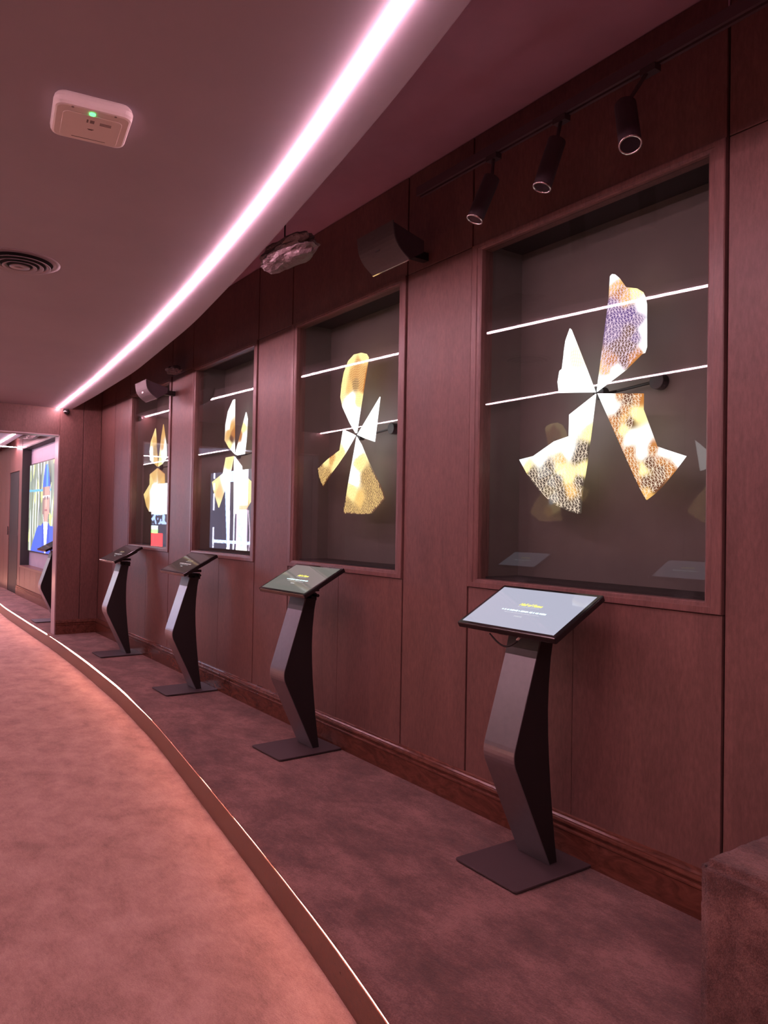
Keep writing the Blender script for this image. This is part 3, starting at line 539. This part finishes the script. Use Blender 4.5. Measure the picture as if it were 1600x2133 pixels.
# ================================================================ VIDEO SCREENS
def video(name, x0, x1, z0, z1, y, ydir, fn, label, nx=130, nz=200, extra=None):
    cx = (x0+x1)/2; t = empty(name, (cx, y, z0)); tag(t, label, 'video screen')
    bm = bmesh.new(); b = .02
    box(bm, x0-b-cx, x1+b-cx, min(0, -.03*ydir), max(0, -.03*ydir), -b, z1-z0+b); obj('screen_housing', bm, M_BLACK, t, bevel=.003)
    bm = bmesh.new(); lay = bm.verts.layers.float_color.new('pic'); V = [[bm.verts.new((x0-cx+(x1-x0)*i/nx, .003*ydir, (z1-z0)*j/nz)) for j in range(nz+1)] for i in range(nx+1)]
    for i in range(nx):
        for j in range(nz): bm.faces.new((V[i][j], V[i+1][j], V[i+1][j+1], V[i][j+1]))
    for i in range(nx+1):
        for j in range(nz+1): V[i][j][lay] = (*fn(i/nx, j/nz), 1)
    obj('picture', bm, M_VIDEO, t); return t
def grad(u, v):
    """u: 0 at low x .. 1 at high x; v up. A graduate in blue cap and gown before blurred trees"""
    U_ = 1-u      # picture left is high x
    n = noise.noise(Vector((U_*9, v*1.6, 3))); n2 = noise.noise(Vector((U_*22, v*2.5, 9)))
    c = Vector((.30, .36, .30))+Vector((.28, .32, .22))*n*1.6
    if n2 > .22: c = Vector((.85, .85, .9)).lerp(c, max(0, 1-(n2-.22)*9))
    elif n2 < -.3: c = Vector((.22, .25, .16))
    if noise.noise(Vector((U_*14, v*4, 20))) > .34: c = Vector((.62, .66, .30))
    if abs(v-.70+.02*U_) < .012 and U_ < .75: c = Vector((.15, .5, .85))
    x = (U_-.60)/.11
    if .70 < v < .97 and abs(x) < 1.15*(1-(v-.70)/.29)**.55: c = Vector((.05, .16, .85)) if abs(x-.2) > .25 else Vector((.12, .4, .95))
    if .30 < v <= .72 and abs(x) < (1.0 if v > .42 else .45+.3*(v-.3)/.12):
        c = Vector((.62, .38, .34)); 
        if x < -.45: c = Vector((.34, .2, .2))
        if abs(v-.615) < .012: c = Vector((.8, .78, .8))
        if abs(v-.60) < .02 and (abs(x-.4) < .2 or abs(x+.35) < .2): c = Vector((.25, .16, .2))
        if abs(v-.47) < .01 and abs(x) < .35: c = Vector((.45, .15, .18))
        if abs(x-.05) < .1 and .5 < v < .6: c = Vector((.8, .55, .5))
    wv = .35 if v > .3 else 0
    if v <= .34 and abs(U_-.60) < .04+.36*(1-v/.34)**.6+.10*(1 if v < .3 else 0):
        c = Vector((.06, .14, .80)) if (abs(U_-.60) > .055*(v/.34)+.02) else Vector((.9, .88, .9))
        if abs(abs(U_-.6)-.09) < .012: c = Vector((.02, .06, .5))
    return tuple(max(0, q)*.13 for q in c)
video('video_screen', 11.75, 14.02, .765+P, 2.19+P, -.11, 1, grad, 'tall video screen beyond the passage showing a graduate in blue cap and gown')
def bars(u, v):
    c = (.03, .03, .05)
    if .885 < u < .93 and (v < .28 or v > .5) and noise.noise(Vector((3, v*14, 0))) > -.2: c = (.42, .42, .6)
    if .49+.02*v < u < .55+.10*v: c = (.40, .56, 1.0) if u > .52 else (.75, .7, .95)
    if v > .86 and .36 < u < .60: c = (.35, .5, .9)
    if .385-.02*v < u < .41-.02*v: c = (.7, .75, 1)
    if .09 < u < .335:
        c = (.55, .70, 1.1) if noise.noise(Vector((u*16, v*20, 5))) > -.1 else (.35, .48, .9)
        if u > .30 or u < .11: c = (.7, .5, .75)
        if .50 < v < .56: c = (.25, .12, .16)
        if v > .56: c = (.9, .85, 1.0)
    if abs(u-(.045-.02*math.sin(v*9))) < .007 and v < .5: c = (.5, .4, .5)
    if v < .03 and (.09 < u < .335 or .5 < u < .56): c = (1.2, 1.2, 1.2)
    if .07 < v < .115 and .02 < u < .93 and noise.noise(Vector((u*60, v*90, 0))) > -.12: c = (.55, .7, 1.1)
    return tuple(q*1.5 for q in c)
video('video_screen', 12.15, 14.0, .95, 2.38, YW-.03, -1, bars, 'blue and white video screen seen mirrored in the third case glass')
def rg(u, v):
    if v > .52: return (1.6, 1.7, 1.7)
    if v > .36: return (.25, .35, .7) if noise.noise(Vector((u*8, v*14, 2))) > 0 else (.03, .03, .05)
    if v < .22 and u > .35: return (1.3, .05, .06)
    if v < .34 and u > .62: return (.3, .8, .2) if v < .28 else (.6, .8, .9)
    return (.03, .03, .05)
video('video_screen', 16.3, 17.5, .86, 2.28, YW-.03, -1, rg, 'white, red and green video screen seen mirrored in the farthest case glass')
# grey recess around the far video screen
t = empty('screen_recess', (12, 0, NZ0)); tag(t, 'grey-lavender recessed niche beyond the passage holding the video screen', 'wall niche')
bm = bmesh.new(); box(bm, NX0-12, NX1-12, -.17, -.142, 0, NZ1-NZ0); obj('back_panel', bm, noisy('lavender_panel', (.30, .24, .30), (.34, .27, .34), rough=(.5, .6)), t)
bm = bmesh.new(); box(bm, NX1-12-.001, NX1-12+.02, -.17, -.001, 0, NZ1-NZ0); box(bm, NX0-12-.02, NX0-12+.001, -.17, -.001, 0, NZ1-NZ0)
box(bm, NX0-12, NX1-12, -.17, -.001, NZ1-NZ0, NZ1-NZ0+.02); obj('niche_side', bm, M_CASED, t)
bm = bmesh.new(); box(bm, NX0-12, NX1-12, -.17, .012, -.03, .0); obj('niche_sill', bm, M_TRIMW, t)

M_VOIDD = noisy('dark_housing', (.045, .026, .034), (.055, .032, .042), nscale=20, rough=(.6, .7), bump=.03)
# ================================================================ SPEAKERS
def speaker(x0, x1, z0, z1, y0, y1, label):
    cx = (x0+x1)/2; w_ = (x1-x0)/2; t = empty('wall_speaker', (cx, 0, (z0+z1)/2)); tag(t, label, 'speaker', 'wall speakers')
    zc = (z0+z1)/2; n = 10; fr = []
    for k in range(n+1):
        q = k/n; y = y0+(y1-y0)*q; z = z0+(z1-z0)*q; bl = .03*math.sin(PI*q); fr.append((y+bl*.9, z-zc-bl*.5))
    bm = bmesh.new(); prism(bm, fr+[(y-.006, z+.003) for y, z in fr[::-1]], -w_, w_, 'x'); g = obj('grille', bm, M_GREY, t)
    bm = bmesh.new(); prism(bm, [(y-.007, z+.003) for y, z in fr]+[(.10, fr[-1][1]-.05), (.10, fr[0][1]+.06)], -w_*.9, w_*.55, 'x'); obj('cabinet', bm, M_VOIDD, t)
    m_ = fr[5]; bm = bmesh.new(); box(bm, -.018, .018, m_[0]-.002, m_[0]+.003, m_[1]-.006, m_[1]+.006); obj('badge', bm, M_CHROME, g)
    bm = bmesh.new(); prism(bm, [(fr[0][0]-.004, fr[0][1]-.004), (fr[0][0]+.004, fr[0][1]-.003), (fr[0][0]+.003, fr[0][1]+.002), (fr[0][0]-.004, fr[0][1]+.001)], -w_, w_, 'x'); obj('lower_lip', bm, M_WHITE if False else M_CHROME, g)
    bm = bmesh.new(); box(bm, -.05, -.01, 0, .12, -.02, .02); obj('wall_bracket', bm, M_BLACK, t)
speaker(2.92, 3.23, 2.565+P, 2.73+P, .20, .30, 'grey curved wall speaker between the nearest and second display cases')
speaker(6.58, 6.88, 2.36+P, 2.515+P, .20, .30, 'small grey curved speaker overlapping the top of the farthest case')

# ================================================================ SPOTLIGHTS on their track
TRZ = 2.84+P
M_TRACK = noisy('track_paint', (.07, .04, .052), (.085, .05, .064), rough=(.5, .6))
t = tag(empty('lighting_track', (1.9, .2, TRZ)), 'dark lighting track under the high ceiling above the nearest case', 'lighting track')
bm = bmesh.new(); box(bm, -.75, .95, -.018, -.006, 0, .03); box(bm, -.75, .95, .006, .018, 0, .03); box(bm, -.75, .95, -.018, .018, .03, .04); obj('rail', bm, M_TRACK, t)
for q in (-.6,):
    bm = bmesh.new(); tube(bm, [(q, 0, .04), (q, 0, ZV-TRZ)], .003, 8); obj('hanger', bm, M_VOID, t)
def spot(x, y, z, lean, r, label, tilt=0):
    t = empty('cylinder_spotlight', (x, y, z)); tag(t, label, 'spotlight', 'cylinder spotlights above the nearest case')
    d = Vector((lean[0], lean[1], .17)).normalized()
    top = d*.19
    bm = bmesh.new(); tube(bm, [d*0.004, top], r, 28); obj('housing', bm, M_VOIDD, t, smooth=False)
    bm = bmesh.new()   # bright rim ring
    a = d.orthogonal().normalized(); b = d.cross(a); n = 40; rg_ = []
    for ri, h in ((r*.88, -.002), (r*1.02, -.002), (r*1.02, .006), (r*.88, .006)): rg_.append([bm.verts.new(d*h+(a*math.cos(2*PI*k/n)+b*math.sin(2*PI*k/n))*ri) for k in range(n)])
    for q in range(4):
        for k in range(n): bm.faces.new((rg_[q][k], rg_[q][(k+1) % n], rg_[(q+1) % 4][(k+1) % n], rg_[(q+1) % 4][k]))
    obj('rim', bm, M_CHROME, t, smooth=True)
    bm = bmesh.new(); tube(bm, [d*.001, d*.0035], r*.88, 28); obj('lens', bm, M_LENS, t)
    bm = bmesh.new(); tube(bm, [top, Vector((0, .2-y, TRZ-z))], .007, 8); box(bm, -.03, .03, .2-y-.016, .2-y+.016, TRZ-z-.022, TRZ-z); obj('stem', bm, M_VOIDD, t)
spot(1.58, .30, 2.548+P, (.06, -.05), .0365, 'nearest cylinder spotlight, bright ring around its lens')
spot(1.97, .30, 2.545+P, (-.02, -.05), .034, 'middle cylinder spotlight tilted towards the wall')
spot(2.34, .30, 2.545+P, (-.03, -.06), .034, 'farthest small cylinder spotlight at the left corner of the nearest case')

# ================================================================ CEILING FITTINGS
# wireless access point
t = empty('wireless_access_point', (2.444, 1.782, ZS)); t.rotation_euler = (0, 0, math.radians(-8)); tag(t, 'white rounded square wireless access point with a green light on the ceiling', 'access point')
def rrect(hw, hh, r, n=8):
    o = []
    for (sx, sy, a0) in ((1, -1, -PI/2), (1, 1, 0), (-1, 1, PI/2), (-1, -1, PI)):
        for k in range(n+1): o.append((sx*(hw-r)+r*math.cos(a0+PI/2*k/n), sy*(hh-r)+r*math.sin(a0+PI/2*k/n)))
    return o
bm = bmesh.new(); rows = []
for z, k in ((0, .92), (-.008, .97), (-.02, 1.0), (-.032, .985), (-.040, .95), (-.042, .90)): rows.append([bm.verts.new((x*k, y*k, z)) for x, y in rrect(.112, .112, .03)])
for A, B in zip(rows, rows[1:]):
    for j in range(len(A)): bm.faces.new((A[j], A[(j+1) % len(A)], B[(j+1) % len(A)], B[j]))
bm.faces.new(rows[-1]); bm.faces.new(rows[0][::-1]); ap = obj('shell', bm, M_WHITE, t, smooth=False)
bm = bmesh.new(); prism(bm, rrect(.084, .084, .02), -.044, -.0415, 'z'); bmesh.ops.translate(bm, verts=bm.verts[:], vec=(.012, 0, 0)); cv = obj('cover', bm, M_WHITE, t, bevel=.001)
bm = bmesh.new(); tube(bm, [(-.083, .004, -.0455), (-.083, .004, -.040)], .009, 16); obj('status_light', bm, M_GREEN, t)['label'] = 'green status light'
bm = bmesh.new(); box(bm, -.045, -.028, -.006, .006, -.0448, -.0438)
for k in range(4): box(bm, -.046+.005*k, -.043+.005*k, .011, .016, -.0448, -.0438)
for k in range(3): box(bm, -.040+.006*k, -.038+.006*k, -.055, -.022, -.0448, -.0438)
box(bm, .010, .013, -.009, .009, -.0448, -.0438); box(bm, .015, .017, -.006, .006, -.0448, -.0438); box(bm, .078, .080, -.05, .05, -.0448, -.0438)
obj('printed_label', bm, M_INK, cv)
for q in (-.06, .06):
    bm = bmesh.new(); tube(bm, [(-.098, q, -.043), (-.098, q, -.036)], .004, 10); obj('screw', bm, M_INK, t)
# round air diffuser
t = empty('air_diffuser', (4.06, 1.715, ZS)); tag(t, 'round ringed air diffuser in the ceiling at the left edge', 'air vent')
n = 48
for ri, (r0, r1, z0, z1) in enumerate(((.150, .182, -.002, -.010), (.118, .140, -.010, -.022), (.088, .108, -.014, -.026), (.058, .078, -.018, -.030), (.0, .046, -.022, -.030))):
    bm = bmesh.new(); R4 = []
    for r, z in ((r0, z0-.004), (r1, z1 if ri else z0), (r1, (z1 if ri else z0)+.003), (r0, z0)): R4.append([bm.verts.new((max(r, .001)*math.cos(2*PI*k/n), max(r, .001)*math.sin(2*PI*k/n), z)) for k in range(n)])
    for q in range(4):
        for k in range(n): bm.faces.new((R4[q][k], R4[q][(k+1) % n], R4[(q+1) % 4][(k+1) % n], R4[(q+1) % 4][k]))
    obj('ring', bm, noisy('vent_metal', (.20, .14, .155), (.22, .16, .17), rough=(.3, .4)), t, smooth=True)
bm = bmesh.new(); tube(bm, [(0, 0, -.003), (0, 0, -.0005)], .16, 40); obj('throat', bm, M_GROOVE, t)
# crumpled lining hanging from the ceiling edge
def crumple(cx, cy, cz, lx, ly, lz, seed, label, nm='crumpled_lining'):
    bm = bmesh.new(); bmesh.ops.create_icosphere(bm, subdivisions=4, radius=1)
    for v in bm.verts:
        k = 1+.30*noise.noise(v.co*1.6+Vector((seed, 0, 0)))+.16*noise.noise(v.co*4+Vector((seed, 5, 0)))
        v.co = Vector((v.co.x*lx*k, v.co.y*ly*k, v.co.z*lz*k))
    o = obj(nm, bm, M_DUCT); o.location = (cx, cy, cz); tag(o, label, 'duct lining', 'crumpled ceiling lining'); return o
cr1 = crumple(3.20, .70, 2.565+P, .26, .085, .05, 3, 'crumpled grey lining bulging from the ceiling edge left of the nearer speaker')
crumple(6.45, .10, 2.60+P, .11, .06, .035, 8, 'dim crumpled lining above the farthest display case behind the small speaker')
crumple(12.6, .13, 2.62+P, .9, .11, .10, 5, 'silvery crumpled lining in the far ceiling seen through the passage')
bm = bmesh.new(); tube(bm, [(.1, -.03, .02), (.1, -.03, ZV-2.565-P)], .004, 8); obj('hanging_wire', bm, M_VOIDD, cr1)
# dome camera on the crossing wall
t = empty('security_camera', (SXI-.0, .40, 2.52+P)); tag(t, 'tiny dark security camera at the top of the crossing wall where the strip ends', 'security camera')
bm = bmesh.new(); tube(bm, [(-.001, 0, 0), (-.02, 0, 0)], .03, 18); obj('mount', bm, M_CHROME, t)
bm = bmesh.new(); bmesh.ops.create_uvsphere(bm, u_segments=18, v_segments=10, radius=.03); bmesh.ops.translate(bm, verts=bm.verts[:], vec=(-.035, -.01, -.015)); obj('dome', bm, M_BEZEL, t, smooth=True)

# ================================================================ CARPETED BLOCK
bm = bmesh.new(); bx0, bx1, by1, bh = .15, 1.150, .556, .45
box(bm, bx0-.7, bx1-.7, .028, by1, 0, bh)
bmesh.ops.bevel(bm, geom=bm.edges[:], offset=.02, segments=3, affect='EDGES')
bmesh.ops.triangulate(bm, faces=[f for f in bm.faces if len(f.verts) > 4])
for _ in range(7):
    lg = [e for e in bm.edges if e.calc_length() > .02]
    if not lg: break
    bmesh.ops.subdivide_edges(bm, edges=lg, cuts=1); bmesh.ops.triangulate(bm, faces=[f for f in bm.faces if len(f.verts) > 4])
bm.normal_update()
for v in bm.verts:
    if v.co.z > .005: v.co += v.normal*(.0016*noise.noise(v.co*38)+.0022*noise.noise(v.co*90))
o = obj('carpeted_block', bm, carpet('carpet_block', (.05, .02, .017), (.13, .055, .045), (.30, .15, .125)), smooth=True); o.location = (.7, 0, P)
tag(o, 'brown carpet-covered block in the lower right corner beside the wall', 'block')
